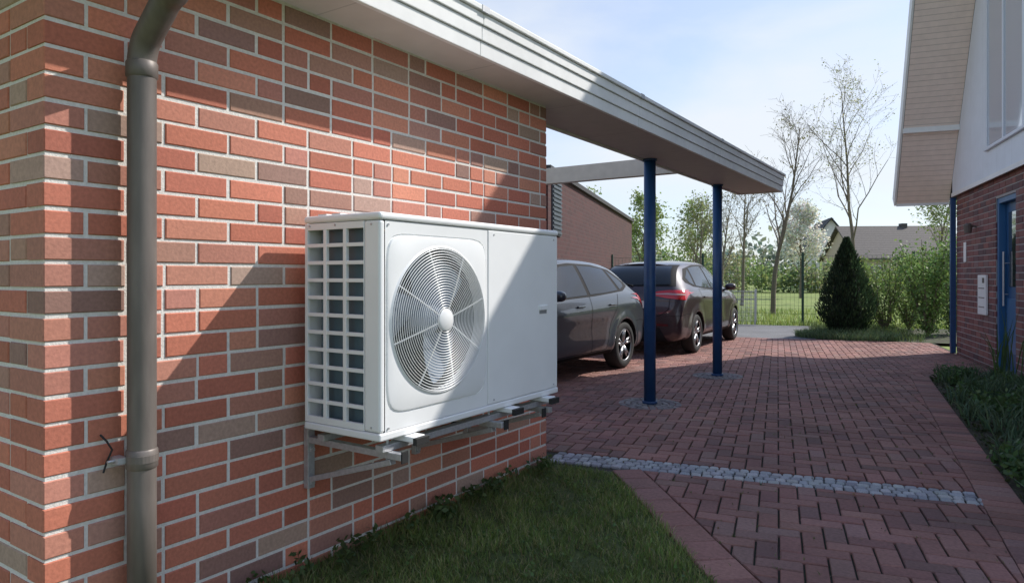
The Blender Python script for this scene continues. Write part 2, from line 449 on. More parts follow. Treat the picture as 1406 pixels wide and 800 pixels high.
def clip(poly,hs):
    for (a,b_,c) in hs:
        out=[]
        for i in range(len(poly)):
            P=poly[i];Q=poly[(i+1)%len(poly)]
            dP=a*P[0]+b_*P[1]-c; dQ=a*Q[0]+b_*Q[1]-c
            if dP<=0: out.append(P)
            if (dP<0<dQ) or (dQ<0<dP):
                t=dP/(dP-dQ); out.append((P[0]+(Q[0]-P[0])*t,P[1]+(Q[1]-P[1])*t))
        poly=out
        if len(poly)<3: return None
    ar=0
    for i in range(len(poly)):
        P=poly[i];Q=poly[(i+1)%len(poly)]; ar+=P[0]*Q[1]-P[1]*Q[0]
    return poly if abs(ar)/2>.0006 else None
PAL_P=[((.30,.145,.118),5),((.265,.125,.105),4),((.33,.165,.135),3),((.22,.115,.10),2),((.29,.165,.14),2)]
def paver(mb,poly,zb=0,ch=.005,pal=PAL_P,th=.014,world=False,jz=.002):
    cx_=sum(p[0] for p in poly)/len(poly); cy_=sum(p[1] for p in poly)/len(poly)
    n=len(mb.v);k=len(poly); dz=zb+R.uniform(-jz,jz); tx,ty=R.uniform(-.014,.014),R.uniform(-.014,.014)
    col=pick(pal)
    for (x,y) in poly:
        d=math.hypot(x-cx_,y-cy_) or 1; s=1-ch*1.4/d
        X,Y=cx_+(x-cx_)*s,cy_+(y-cy_)*s; W=(X,Y) if world else pq(X,Y)
        mb.v.append((*W,dz+(X-cx_)*tx+(Y-cy_)*ty))
    for (x,y) in poly:
        W=(x,y) if world else pq(x,y); mb.v.append((*W,dz-ch+(x-cx_)*tx+(y-cy_)*ty))
    for (x,y) in poly:
        W=(x,y) if world else pq(x,y); mb.v.append((*W,dz-th))
    mb.face(tuple(range(n,n+k)),col)
    for i in range(k):
        j=(i+1)%k
        mb.face((n+k+i,n+k+j,n+j,n+i),col); mb.face((n+2*k+i,n+2*k+j,n+k+j,n+k+i),col)
def half(P,Q,left=True):
    dx,dy=Q[0]-P[0],Q[1]-P[1]; a,b_=dy,-dx; c=a*P[0]+b_*P[1]
    return (a,b_,c) if left else (-a,-b_,-c)
EDGE=lambda q: 3.35+.093*(q-4.1)
E1=(EDGE(0),0); E2=(EDGE(9.16),9.16)
garc=half(topq(-9,3.965),topq(5,3.965))
regA1=[(0,-1,-4.125),(0,1,9.16),half(E1,E2),(-1,0,7),garc]
regA2=[(0,-1,-9.16),(0,1,14.1),(1,0,4.93),(-1,0,7)]
LA=(.46,3.98); LB=(1.497,2.74)
dl=Vector((LB[0]-LA[0],LB[1]-LA[1])).normalized(); nl=Vector((-dl.y,dl.x))
if nl.x<0: nl=-nl
L2A=topq(LA[0]+nl.x*.20-dl.x*1,LA[1]+nl.y*.20-dl.y*1); L2B=topq(LB[0]+nl.x*.20+dl.x*3,LB[1]+nl.y*.20+dl.y*3)
regB=[(0,1,3.855),half(E1,E2),half(L2A,L2B),(0,-1,-.3)]
pv=MB(); a=.1; gp=.0042
for i in range(-75,52):
    for j in range(2,142):
        k=(i-j)%4
        if k==0: rc=(i*a,j*a,(i+2)*a,(j+1)*a)
        elif k==3: rc=(i*a,j*a,(i+1)*a,(j+2)*a)
        else: continue
        poly=[(rc[0]+gp,rc[1]+gp),(rc[2]-gp,rc[1]+gp),(rc[2]-gp,rc[3]-gp),(rc[0]+gp,rc[3]-gp)]
        wx,wy=pq((rc[0]+rc[2])/2,(rc[1]+rc[3])/2)
        if any(math.hypot(wx-X,wy-Y)<.20 for X,Y in PX): continue
        if wx<-.15 and wy<3.9: continue
        for rg in (regA1,regA2,regB):
            pc=clip(poly,rg)
            if pc: paver(pv,pc)
def border(mb,P,Q,wd,zb=0,step=.105,side=1,world=False):
    P=Vector(P);Q=Vector(Q);t=(Q-P).normalized();n=Vector((t.y,-t.x))*side; Lg=(Q-P).length; s=0
    while s<Lg-.03:
        e=min(s+step,Lg); A=P+t*(s+.003);B=P+t*(e-.003)
        poly=[tuple(A),tuple(B),tuple(B+n*(wd-.004)),tuple(A+n*(wd-.004))]
        if side>0: poly=poly[::-1]
        paver(mb,poly,zb=zb+.003,world=world); s+=step
border(pv,(EDGE(.3)+.004,.3),(EDGE(9.16)+.004,9.16),.20)
A=(LA[0]+nl.x*.004,LA[1]+nl.y*.004); Bq=(LB[0]+dl.x*3,LB[1]+dl.y*3)
tt_=Vector(((Bq[0]-A[0]),(Bq[1]-A[1]))).normalized()
sg = 1 if (tt_.y*nl.x - tt_.x*nl.y)>0 else -1
border(pv,A,Bq,.19,side=sg,world=True,step=.2)
M_pav=mat('clay_pavers',attr=True,rough=.8,var=.22,vscale=22,bump=.25,bscale=130,dirt=.30)
pv.obj('pavers',M_pav,pav)
PAL_C=[((.36,.37,.39),4),((.30,.31,.33),3),((.43,.43,.43),2),((.25,.25,.27),1)]
cb=MB()
for rr_ in range(4):
    p=.84 + R.uniform(0,.03)
    while p<3.34:
        ln=R.uniform(.045,.066); q0=3.866+rr_*.0615; q1=q0+.056
        j=lambda: R.uniform(-.004,.004)
        poly=[(p+j(),q0+j()),(p+ln+j(),q0+j()),(p+ln+j(),q1+j()),(p+j(),q1+j())]
        m=[]
        for i in range(4):
            P=poly[i];Q=poly[(i+1)%4]; m+= [(P[0]*.84+Q[0]*.16,P[1]*.84+Q[1]*.16),(P[0]*.16+Q[0]*.84,P[1]*.16+Q[1]*.84)]
        paver(cb,m,zb=R.uniform(-.002,.002),ch=.005,pal=PAL_C,th=.02,jz=.002); p+=ln+.006
M_cob=mat('granite_setts',attr=True,rough=.75,var=.25,vscale=60,bump=.6,bscale=90)
cb.obj('cobblestone_strip',M_cob)
PAL_R=[((.22,.20,.20),4),((.17,.155,.155),3),((.27,.25,.24),2)]
cr=MB()
for (X,Y) in PX:
    for rr_ in (.095,.155,.215,.275):
        n=int(2*math.pi*rr_/.062)
        for k in range(n):
            a0=2*math.pi*k/n+R.uniform(-.03,.03); a1=a0+2*math.pi/n*.88
            poly=[(X+(rr_+dr)*math.cos(aa),Y+(rr_+dr)*math.sin(aa)) for aa,dr in ((a0,-.026),(a0,.026),(a1,.026),(a1,-.026))][::-1]
            paver(cr,poly,zb=.005,ch=.005,pal=PAL_R,th=.02,world=True)
cr.obj('cobblestone_rings',M_cob)

# ------------------------------------------------------------ vegetation helpers
M_grass=mat('grass_blades',attr=True,rough=.7,transl=.3)
M_leaf=mat('leaf',attr=True,rough=.55,transl=.4)
M_bark=mat('bark',(.17,.14,.11),rough=.95,var=.3,vscale=20)
def gcol(base,lo=.7,hi=1.3):
    k=R.uniform(lo,hi); return (base[0]*k*R.uniform(.85,1.2),base[1]*k,base[2]*k*R.uniform(.8,1.2))
def blade(mb,x,y,z,h,wd,lean,col):
    a=R.uniform(0,6.283); c,s=math.cos(a),math.sin(a); la=R.uniform(0,6.283); lx,ly=math.cos(la)*lean,math.sin(la)*lean
    n=len(mb.v)
    mb.v += [(x-c*wd,y-s*wd,z),(x+c*wd,y+s*wd,z),(x+c*wd*.8+lx*.35,y+s*wd*.8+ly*.35,z+h*.6),(x-c*wd*.8+lx*.35,y-s*wd*.8+ly*.35,z+h*.6),(x+lx,y+ly,z+h)]
    mb.face((n,n+1,n+2,n+3),col); mb.face((n+3,n+2,n+4),col)
def leaf(mb,p,s,col,elong=1.6):
    d=Vector((R.gauss(0,1),R.gauss(0,1),R.gauss(0,1))).normalized(); e=d.cross(Vector((R.gauss(0,1),R.gauss(0,1),R.gauss(0,1)))).normalized()
    p=Vector(p); n=len(mb.v)
    mb.v += [tuple(p-d*s*elong*.5),tuple(p+e*s*.5),tuple(p+d*s*elong*.5),tuple(p-e*s*.5)]
    mb.face((n,n+1,n+2,n+3),col)
def cloud(mb,c,rad,n,s,base,shell=.55,lo=.6,hi=1.4):
    for _ in range(n):
        d=Vector((R.gauss(0,1),R.gauss(0,1),R.gauss(0,1))).normalized(); rr=(shell+(1-shell)*R.random())*(1+.12*R.gauss(0,1))
        p=(c[0]+d.x*rad[0]*rr,c[1]+d.y*rad[1]*rr,max(.02,c[2]+d.z*rad[2]*rr))
        leaf(mb,p,s*R.uniform(.6,1.3),gcol(base,lo,hi))

# ------------------------------------------------------------ lawn
M_lawn=mat('lawn_soil',(.06,.085,.025),rough=1,col2=(.10,.12,.04),vscale=14,var=.4,bump=1,bscale=50)
lw=empty('lawn')
lpts=[(.002,-5),(3.9+.7,-5),(LA[0]+dl.x*4,LA[1]+dl.y*4),LA,(.002,3.925)]
sheet('lawn_base',[(x,y) for x,y in lpts],-.010,M_lawn,lw,inpq=False)
gb=MB(); cnt=0
while cnt<56000:
    y=3.93-3.0*R.random()**.9; x=R.uniform(.01,2.3)
    s=(x-LA[0])*nl.x+(y-LA[1])*nl.y
    if s>R.gauss(.004,.018): continue
    pt=math.sin(x*5.1+1.3*math.sin(y*3.7))*math.cos(y*4.3+x*2)
    p2=math.sin(x*13+2*math.sin(y*9))*math.sin(y*11+x*4)
    if p2<-.45 and R.random()<.6: continue
    h=R.uniform(.018,.045)*(1+.3*pt+.2*p2)
    if x<.14: h*=R.uniform(1,1.9)
    base=(.17,.245,.06) if R.random()<.7 else (.29,.28,.13)
    k=1+.22*pt+.16*p2
    blade(gb,x,y,-.01,h,R.uniform(.0012,.0024),R.uniform(.006,.04),gcol(base,.55*k,1.35*k)); cnt+=1
gb.obj('grass',M_grass,lw)
wd=MB()
for _ in range(60):
    y=R.uniform(1.3,3.85); x=R.uniform(.02,.16); nrm=R.randint(6,14)
    for k in range(nrm):
        a=R.uniform(0,6.28); rr_=R.uniform(.01,.05); leaf(wd,(x+rr_*math.cos(a),y+rr_*math.sin(a),R.uniform(.01,.08)),R.uniform(.014,.028),gcol((.08,.13,.04)),1.7)
for _ in range(220):
    x=R.uniform(.2,1.6);y=R.uniform(1.3,3.8)
    if (x-LA[0])*nl.x+(y-LA[1])*nl.y>-.05: continue
    for k in range(5): leaf(wd,(x+R.uniform(-.02,.02),y+R.uniform(-.02,.02),R.uniform(.015,.04)),R.uniform(.010,.018),gcol((.11,.18,.05)),1.2)
wd.obj('wall_foot_weeds',M_leaf)
mo=MB()
for _ in range(420):
    i_=R.randint(6,40); j_=R.randint(8,120)
    p=i_*.1 if R.random()<.5 else R.uniform(.6,4.0); q=R.uniform(.8,12) if p==i_*.1 else j_*.1
    if p>EDGE(q): continue
    X,Y=pq(p,q)
    if X<.1 and Y<4: continue
    if (X-LA[0])*nl.x+(Y-LA[1])*nl.y<.02 and Y<4: continue
    for k in range(R.randint(2,6)): blade(mo,X+R.gauss(0,.008),Y+R.gauss(0,.008),-.01,R.uniform(.012,.03),.0015,R.uniform(.004,.02),gcol((.13,.19,.05)))
for _ in range(200):
    q=R.uniform(1.2,12); p=R.uniform(.9,EDGE(q)); X,Y=pq(p,q)
    if (X-LA[0])*nl.x+(Y-LA[1])*nl.y<.02 and Y<4: continue
    leaf(mo,(X,Y,.006),R.uniform(.006,.014),gcol((.22,.17,.11)),1.3)
mo.obj('joint_weeds',M_leaf)

# ------------------------------------------------------------ flower bed by the house
M_bed=mat('bed_soil',(.045,.033,.025),rough=1,col2=(.06,.06,.03),vscale=25,var=.5,bump=1,bscale=60)
fbd=empty('flower_bed')
sheet('soil',[(EDGE(.3)+.205,.3),(4.96,.3),(4.96,9.35),(EDGE(9.16)+.205,9.35)],-.004,M_bed,fbd)
fl=MB()
for _ in range(250):
    q=R.uniform(2.0,9.1); p=R.uniform(EDGE(q)+.27,4.85)
    X,Y=pq(p,q); t=R.random()
    if t<.6:
        hh=R.uniform(.12,.26)
        for k in range(R.randint(14,26)):
            blade(fl,X+R.gauss(0,.04),Y+R.gauss(0,.04),0,hh*R.uniform(.6,1.1),R.uniform(.004,.010),R.uniform(.03,.18),gcol((.10,.17,.09),.6,1.4))
    else:
        rad=R.uniform(.07,.17); cloud(fl,(X,Y,rad*.6),(rad,rad,rad*.8),90,.030,(.10,.18,.06),.3)
for _ in range(5000):
    q=R.uniform(1.5,9.2); p=R.uniform(EDGE(q)+.20,4.9); X,Y=pq(p,q)
    leaf(fl,(X,Y,R.uniform(0,.03)),R.uniform(.015,.035),gcol((.07,.095,.04),.4,1.4))
for k in range(26):
    X,Y=pq(4.75,8.9); blade(fl,X+R.gauss(0,.06),Y+R.gauss(0,.06),0,R.uniform(.5,.95),.008,R.uniform(.05,.3),gcol((.08,.15,.05)))
fl.obj('bed_plants',M_leaf,fbd)

# ------------------------------------------------------------ house on the right (pq frame)
hs=empty('brick_house',(0,0,0),TH)
PW=4.97; QC=12.3
hb=MB()
holes=[(2.10,2.92,-.1,2.25)]
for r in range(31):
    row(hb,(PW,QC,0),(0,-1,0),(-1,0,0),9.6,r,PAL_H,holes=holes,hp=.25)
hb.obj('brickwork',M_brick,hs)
M_mort2=mat('mortar_grey',(.36,.34,.33),rough=.95,var=.15,vscale=20)
def poly_prism(mb,pts,d0,d1,mi=0):
    n=len(mb.v);k=len(pts)
    for d in (d0,d1):
        for (t,z) in pts: mb.v.append((d,QC-t,z))
    mb.face(tuple(range(n,n+k)),mi=mi); mb.face(tuple(range(n+2*k-1,n+k-1,-1)),mi=mi)
    for i in range(k):
        j=(i+1)%k; mb.face((n+i,n+k+i,n+k+j,n+j),mi=mi)
b=MB()
b.box(PW+.006,PW+.35,QC-2.10,QC-.0,-.1,2.53); b.box(PW+.006,PW+.35,QC-9.6,QC-2.92,-.1,2.53); b.box(PW+.006,PW+.35,QC-2.92,QC-2.10,2.25,2.53)
b.box(PW+.35,PW+9,QC-.3,QC-.01,-.1,2.53); b.box(PW+.35,PW+9,QC-9.6,QC-9.3,-.1,2.53); b.box(PW+8.7,PW+9,QC-9.3,QC-.3,-.1,2.53)
b.obj('walls',M_mort2,hs)
KN=11.52
hfar=lambda t: 2.44+1.7*(t+.2)
hnear=lambda t: KN-.95*(t+.2)  # unseen near slope, pitch and height shaped to cast the garage wall's shadow
tr=(KN-2.44-.95*.2-1.7*.2)/(1.7+.95); zr=hfar(tr)
tl=(KN-2.44)/.95-.2
M_side=stripes(mat('upper_cladding',(.72,.76,.82),rough=.5,var=.04,vscale=2),1,.62,dark=.8,width=.012,bump=.5)
b=MB(); poly_prism(b,[(0.0,2.54),(0.0,hfar(0)-.0),(tr,zr),(9.2,hnear(9.2)),(9.2,2.54)],PW-.06,PW+.2); b.obj('gable_cladding',M_side,hs)
b=MB(); b.box(PW-.075,PW-.0605,QC-9.2,QC+.0,2.50,2.56); b.obj('cladding_drip_trim',M_fascia,hs)
M_tile=mat('roof_tiles',(.07,.065,.065),rough=.7,var=.2,vscale=10)
M_board=stripes(mat('soffit_boards',(.86,.72,.64),rough=.6,var=.06,vscale=4),2,.075,dark=.72,width=.10,bump=.6)
e=.85
b=MB()
poly_prism(b,[(-.2,2.47),(tr,zr+.06),(tr,zr+.06+.30),(-.35,2.47+.10)],PW-e+.03,PW+9.2)
poly_prism(b,[(tr+.002,zr+.06),(tl,hnear(tl)+.06),(tl+.12,hnear(tl)+.15),(tr+.002,zr+.36)],PW-e+.03,PW+9.2)
b.obj('roof',M_tile,hs)
b=MB()
poly_prism(b,[(-.2,2.44),(tr,zr+.03),(tr,zr+.055),(-.2,2.465)],PW-e+.035,PW-.062)
poly_prism(b,[(tr+.002,zr+.03),(tl,hnear(tl)+.03),(tl,hnear(tl)+.055),(tr+.002,zr+.055)],PW-e+.035,PW-.062)
b.obj('verge_soffit',M_board,hs)
b=MB()
poly_prism(b,[(-.22,2.41),(tr,zr+.0),(tr,zr+.40),(-.40,2.55)],PW-e-.002,PW-e+.028)
poly_prism(b,[(tr+.002,zr+.0),(tl,hnear(tl)+.0),(tl+.1,hnear(tl)+.2),(tr+.002,zr+.40)],PW-e-.002,PW-e+.028)
b.box(PW-e+.03,PW-.065,QC+.20,QC+.24,2.40,2.56)
t_=.45
b.box(PW-e+.03,PW-.063,QC-t_-.05,QC-t_+.02,hfar(t_)-.06,hfar(t_)+.02)
b.obj('verge_boards',M_fascia,hs)
b=MB(); b.box(PW-.085,PW-.010,QC-.02,QC+.06,0,2.49); b.obj('corner_post',M_blue,hs,bevel=.006)
b=MB(); b.box(PW+.10,PW+.15,QC-2.92,QC-2.10,.0,2.25)
b.obj('door_leaf',mat('door_blue',(.02,.09,.22),rough=.4),hs)
b=MB()
for (a_,c_) in ((2.10,2.17),(2.85,2.92)): b.box(PW+.02,PW+.099,QC-c_,QC-a_,.0,2.25)
b.box(PW+.02,PW+.099,QC-2.85,QC-2.17,2.18,2.25)
b.box(PW+.085,PW+.099,QC-2.78,QC-2.24,.25,.95)
b.obj('door_frame',mat('door_frame_blue',(.03,.13,.30),rough=.35),hs,bevel=.004)
M_glass=mat('window_glass',(.03,.04,.05),rough=.04,spec=1,coat=1)
b=MB(); b.box(PW+.092,PW+.0985,QC-2.72,QC-2.30,1.1,2.05); b.obj('door_glass',M_glass,hs)
b=MB(); b.tube([(PW+.05,QC-2.25,.85),(PW+.05,QC-2.25,1.55)],.012,8); b.tube([(PW+.05,QC-2.25,1.0),(PW+.1,QC-2.25,1.0)],.008,8);b.tube([(PW+.05,QC-2.25,1.4),(PW+.1,QC-2.25,1.4)],.008,8); b.obj('door_handle',M_galv,hs)
b=MB(); b.box(PW-.035,PW-.004,QC-1.78,QC-1.38,.70,1.25); b.obj('letterbox',M_white,hs,bevel=.006)
b=MB(); 
for zz in (.80,.93,1.06): b.box(PW-.038,PW-.0355,QC-1.72,QC-1.44,zz,zz+.012)
b.box(PW-.038,PW-.0355,QC-1.72,QC-1.62,1.14,1.21)
b.obj('letterbox_slots',M_zinc,hs)
b=MB(); b.tube([(PW-.0,QC-1.15,1.95),(PW-.10,QC-1.15,1.97)],.012,8); b.tube([(PW-.10,QC-1.15,2.0),(PW-.10,QC-1.15,1.97),(PW-.10,QC-1.15,1.86)],[.03,.06,.045],14); b.obj('wall_lamp',M_zinc,hs)
b=MB(); b.box(PW-.010,PW-.003,QC-.62,QC-.48,1.45,1.75); b.obj('house_number_plate',M_white,hs)
b=MB(); b.box(PW-.10,PW-.062,QC-3.6,QC-1.95,2.90,2.94)
for (a_,c_) in ((1.98,2.05),(2.70,2.76),(3.45,3.52)): b.box(PW-.085,PW-.0615,QC-c_,QC-a_,2.942,5.0)
b.box(PW-.085,PW-.0615,QC-3.45,QC-2.05,4.93,5.0)
b.obj('window_frame',mat('pale_frame',(.66,.70,.77),rough=.4),hs,bevel=.004)
b=MB(); b.box(PW-.07,PW-.0612,QC-3.45,QC-2.05,2.945,4.928); b.obj('window_panes',mat('sky_painted_glass',(.50,.55,.62),rough=.08,coat=1),hs)  # pale blue base colour paints the sky's reflection into the panes

# ------------------------------------------------------------ outbuilding behind the cars
OA=math.radians(16.8)
ob=empty('brick_outbuilding',(-3.94,10.6,0),OA)
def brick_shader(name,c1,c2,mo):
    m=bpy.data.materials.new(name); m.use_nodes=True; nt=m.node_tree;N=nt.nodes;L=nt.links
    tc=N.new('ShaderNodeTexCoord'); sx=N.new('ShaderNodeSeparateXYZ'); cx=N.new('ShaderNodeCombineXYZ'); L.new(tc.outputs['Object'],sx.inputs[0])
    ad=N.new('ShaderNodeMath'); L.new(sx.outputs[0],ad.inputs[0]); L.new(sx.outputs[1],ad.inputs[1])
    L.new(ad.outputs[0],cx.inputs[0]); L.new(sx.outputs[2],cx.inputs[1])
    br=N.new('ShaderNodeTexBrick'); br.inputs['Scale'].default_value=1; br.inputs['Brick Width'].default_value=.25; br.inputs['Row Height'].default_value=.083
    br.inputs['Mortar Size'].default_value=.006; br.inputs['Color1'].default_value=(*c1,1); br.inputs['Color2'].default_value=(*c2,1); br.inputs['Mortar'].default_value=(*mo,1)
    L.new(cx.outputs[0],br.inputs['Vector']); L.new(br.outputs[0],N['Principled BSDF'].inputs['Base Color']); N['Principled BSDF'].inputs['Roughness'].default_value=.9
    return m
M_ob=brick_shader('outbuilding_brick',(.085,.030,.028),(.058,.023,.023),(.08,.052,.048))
OL=12.2
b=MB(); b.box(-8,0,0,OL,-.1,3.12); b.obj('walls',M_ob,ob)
b=MB(); b.box(-8.08,.07,-.08,OL+.08,3.125,3.22); b.obj('flat_roof_edge',mat('dark_roof_edge',(.04,.035,.035),rough=.6),ob)
b=MB(); b.box(.004,.03,.25,.95,2.0,3.10)
for k in range(13): b.box(.03,.05,.27,.93,2.03+k*.083,2.03+k*.083+.04)
b.obj('louvre_panel',mat('louvre',(.07,.085,.10),rough=.5),ob)

# ------------------------------------------------------------ cars
M_cglass=mat('car_glass',(.010,.012,.014),rough=.03)
M_tyre=mat('tyre',(.022,.022,.022),rough=.8)
M_rim=mat('alloy',(.45,.46,.48),rough=.3,metal=.9)
M_red=mat('tail_lamp_red',(.55,.012,.015),rough=.12,coat=1)
M_redd=mat('tail_lamp_dark',(.10,.01,.012),rough=.1,coat=1)
M_pale=mat('lamp_lens_pale',(.55,.35,.33),rough=.15,coat=1)
M_trim=mat('black_trim',(.014,.014,.016),rough=.75,spec=.2)
M_plate=mat('number_plate_white',(.75,.75,.73),rough=.4)
M_chrome=mat('chrome',(.7,.7,.72),rough=.15,metal=1)
def make_car(name,ST_,loc,heading,paint,H,style,ax=(.78,3.40),WR=.315):
    root=empty(name,loc,heading)
    def child(mb,nm,m,smooth=True,bevel=0): return mb.obj(nm,m,root,smooth=smooth,bevel=bevel)
    b=MB(); rings=[]
    for (x,zt,w,zb,z0,wr) in ST_:
        g=zt-zb
        half_=[(0,z0),(w*.80,z0),(w*.95,z0+.06),(w*.985,z0+.20),(w*.975,(z0+zb)*.5+.02),(w,zb-.17),(w*.992,zb-.12),(w*.955,zb-.015),
               (w*.925,zb+g*.08),(w*.925+(wr-w*.925)*.5,zb+g*.5),(wr,zb+g*.84),(wr*.90,zb+g*.95),(wr*.5,zb+g*.995),(0,zt)]
        rings.append([(x,y,z) for y,z in half_]+[(x,-y,z) for y,z in half_[-2:0:-1]])
    k=len(rings[0]); hk=k//2
    for r_ in rings: b.v+=r_
    for i in range(len(rings)-1):
        for j in range(k): b.face((i*k+j,i*k+(j+1)%k,(i+1)*k+(j+1)%k,(i+1)*k+j))
    for base,flip in ((0,False),((len(rings)-1)*k,True)):
        for j in range(hk):
            ids=[base+j,base+j+1,base+((k-j-1)%k),base+((k-j)%k)]
            u=[]; [u.append(i) for i in ids if i not in u]
            if len(u)>=3: b.face(tuple(u if flip else u[::-1]))
    o=b.obj('body',[paint,M_trim],root,smooth=True)
    bmm=bmesh.new(); bmm.from_mesh(o.data); bmesh.ops.recalc_face_normals(bmm,faces=bmm.faces); bmm.to_mesh(o.data); bmm.free()
    ss=o.modifiers.new('s','SUBSURF'); ss.levels=3; ss.render_levels=3
    bpy.context.view_layer.update(); dg=bpy.context.evaluated_depsgraph_get()
    me=bpy.data.meshes.new_from_object(o.evaluated_get(dg)); o.modifiers.clear(); o.data=me
    for v in me.vertices:
        for xa in ax:
            d=math.hypot(v.co.x-xa,v.co.z-WR)
            if abs(v.co.y)>.6 and d<.50:
                f=max(0,1-abs(d-.37)/.13); v.co.y+=math.copysign(.020*f*f*(3-2*f),v.co.y)
    bv=BVHTree.FromPolygons([v.co.copy() for v in me.vertices],[tuple(p.vertices) for p in me.polygons])
    c=MB(); AR=WR+.040
    for xa in ax:
        for s in (1,-1): c.tube([(xa,s*.52,WR),(xa,s*1.2,WR)],AR,48)
    cut=c.obj('cut',M_trim)
    bm2=bmesh.new(); bm2.from_mesh(cut.data); bmesh.ops.recalc_face_normals(bm2,faces=bm2.faces); bm2.to_mesh(cut.data); bm2.free()
    cut.parent=root
    bo=o.modifiers.new('b','BOOLEAN'); bo.object=cut; bo.operation='DIFFERENCE'; bo.solver='EXACT'
    bpy.context.view_layer.update(); dg=bpy.context.evaluated_depsgraph_get()
    me2=bpy.data.meshes.new_from_object(o.evaluated_get(dg)); o.modifiers.clear(); o.data=me2
    bpy.data.objects.remove(cut)
    while len(me2.materials)<2: me2.materials.append(M_trim)
    me2.materials[0]=paint; me2.materials[1]=M_trim
    for p in me2.polygons:
        ce=p.center; p.use_smooth=True; p.material_index=0
        for xa in ax:
            d=math.hypot(ce.x-xa,ce.z-WR)
            if d<AR-.0003 and .5<abs(ce.y)<.97 and (abs(p.normal.y)<.35 or abs(abs(ce.y)-.52)<.01): p.material_index=1; p.use_smooth=False
        if ce.z<.235: p.material_index=1
    def samp(pl,t):
        ds=[math.dist(pl[i],pl[i+1]) for i in range(len(pl)-1)]; T=sum(ds)*t
        for i,d in enumerate(ds):
            if T<=d or i==len(ds)-1:
                f=min(1,T/d) if d else 0; return (pl[i][0]+(pl[i+1][0]-pl[i][0])*f,pl[i][1]+(pl[i+1][1]-pl[i][1])*f)
            T-=d
    def patch(mb,top,bot,mode,off=.004,nu=24,nv=6,sides=(1,-1)):
        for s in sides:
            idx={}
            for i in range(nu+1):
                T=samp(top,i/nu);B=samp(bot,i/nu)
                for j in range(nv+1):
                    u=T[0]+(B[0]-T[0])*j/nv; v=T[1]+(B[1]-T[1])*j/nv
                    if mode=='side': org=Vector((u,s*3,v)); d=Vector((0,-s,0))
                    elif mode=='rear': org=Vector((-3,u*s,v)); d=Vector((1,0,0))
                    else: org=Vector((8,u*s,v)); d=Vector((-1,0,0))
                    h=bv.ray_cast(org,d)
                    if h[0] is None: continue
                    nn=h[1] if h[1].dot(d)<0 else -h[1]
                    idx[(i,j)]=len(mb.v); mb.v.append(tuple(h[0]+nn*off))
            for i in range(nu):
                for j in range(nv):
                    q=[(i,j),(i+1,j),(i+1,j+1),(i,j+1)]
                    if all(z in idx for z in q): mb.face(tuple(idx[z] for z in q))
    h_=lambda L_: [(a,b_*H) for a,b_ in L_]
    fr=MB(); gl=MB()
    patch(fr,h_([(.50,1.15),(.80,1.315),(1.3,1.378),(1.9,1.392),(2.25,1.365),(2.60,1.25),(3.06,1.00)]),h_([(.50,1.10),(.75,1.035),(1.6,.985),(3.06,.935)]),'side',.003,70,8)
    patch(gl,h_([(1.02,1.325),(1.35,1.352),(1.72,1.362)]),h_([(.90,1.045),(1.3,1.02),(1.72,1.005)]),'side',.006,20,8)
    patch(gl,h_([(1.80,1.362),(2.12,1.345),(2.5,1.245),(2.90,1.04)]),h_([(1.80,1.00),(2.2,.985),(2.5,.972),(2.90,.958)]),'side',.006,30,8)
    patch(gl,h_([(.62,1.17),(.94,1.305)]),h_([(.66,1.095),(.82,1.055)]),'side',.006,8,5)
    patch(fr,h_([(-.56,1.375),(.56,1.375)]),h_([(-.70,1.04),(.70,1.04)]),'rear',.004,36,14,(1,))
    patch(gl,h_([(-.50,1.35),(.50,1.35)]),h_([(-.62,1.07),(0,1.055),(.62,1.07)]),'rear',.009,36,14,(1,))
    patch(gl,h_([(-.54,1.37),(.54,1.37)]),h_([(-.68,1.02),(.68,1.02)]),'front',.006,30,14,(1,))
    child(fr,'window_surround',M_trim); child(gl,'windows',M_cglass)
    sm=MB()
    def seam(pts,w_=.007,mode='side'):
        a_=[];c_=[]
        for i,p in enumerate(pts):
            q0=Vector(pts[max(0,i-1)]);q1=Vector(pts[min(len(pts)-1,i+1)]);t=(q1-q0).normalized();n_=Vector((-t.y,t.x))*w_/2
            a_.append((p[0]+n_.x,p[1]+n_.y)); c_.append((p[0]-n_.x,p[1]-n_.y))
        patch(sm,a_,c_,mode,.0025,40,1,(1,-1) if mode=='side' else (1,))
    seam([(1.76,.985*H),(1.77,.6*H),(1.73,.30)]); seam([(2.97,.93*H),(3.0,.6*H),(2.94,.30)])
    seam([(.96,1.0*H),(1.08,.80*H),(1.24,.62*H),(1.32,.30)]); seam([(1.32,.30),(2.94,.30)])
    seam([(.0,.60*H),(.25,.63*H),(.42,.62*H)])
    seam([(-.66,1.0*H),(-.64,.70*H),(-.50,.60*H),(.50,.60*H),(.64,.70*H),(.66,1.0*H)],.010,'rear')
    child(sm,'panel_gaps',M_trim)
    lc=MB()
    patch(lc,[(-.50,.44),(.50,.44)],[(-.62,.24),(.62,.24)],'rear',.006,20,4,(1,))
    patch(lc,[(1.18,.285),(2.98,.285)],[(1.18,.22),(2.98,.22)],'side',.006,20,2)
    child(lc,'lower_trim',M_trim)
    tl=MB(); td=MB(); tw=MB()
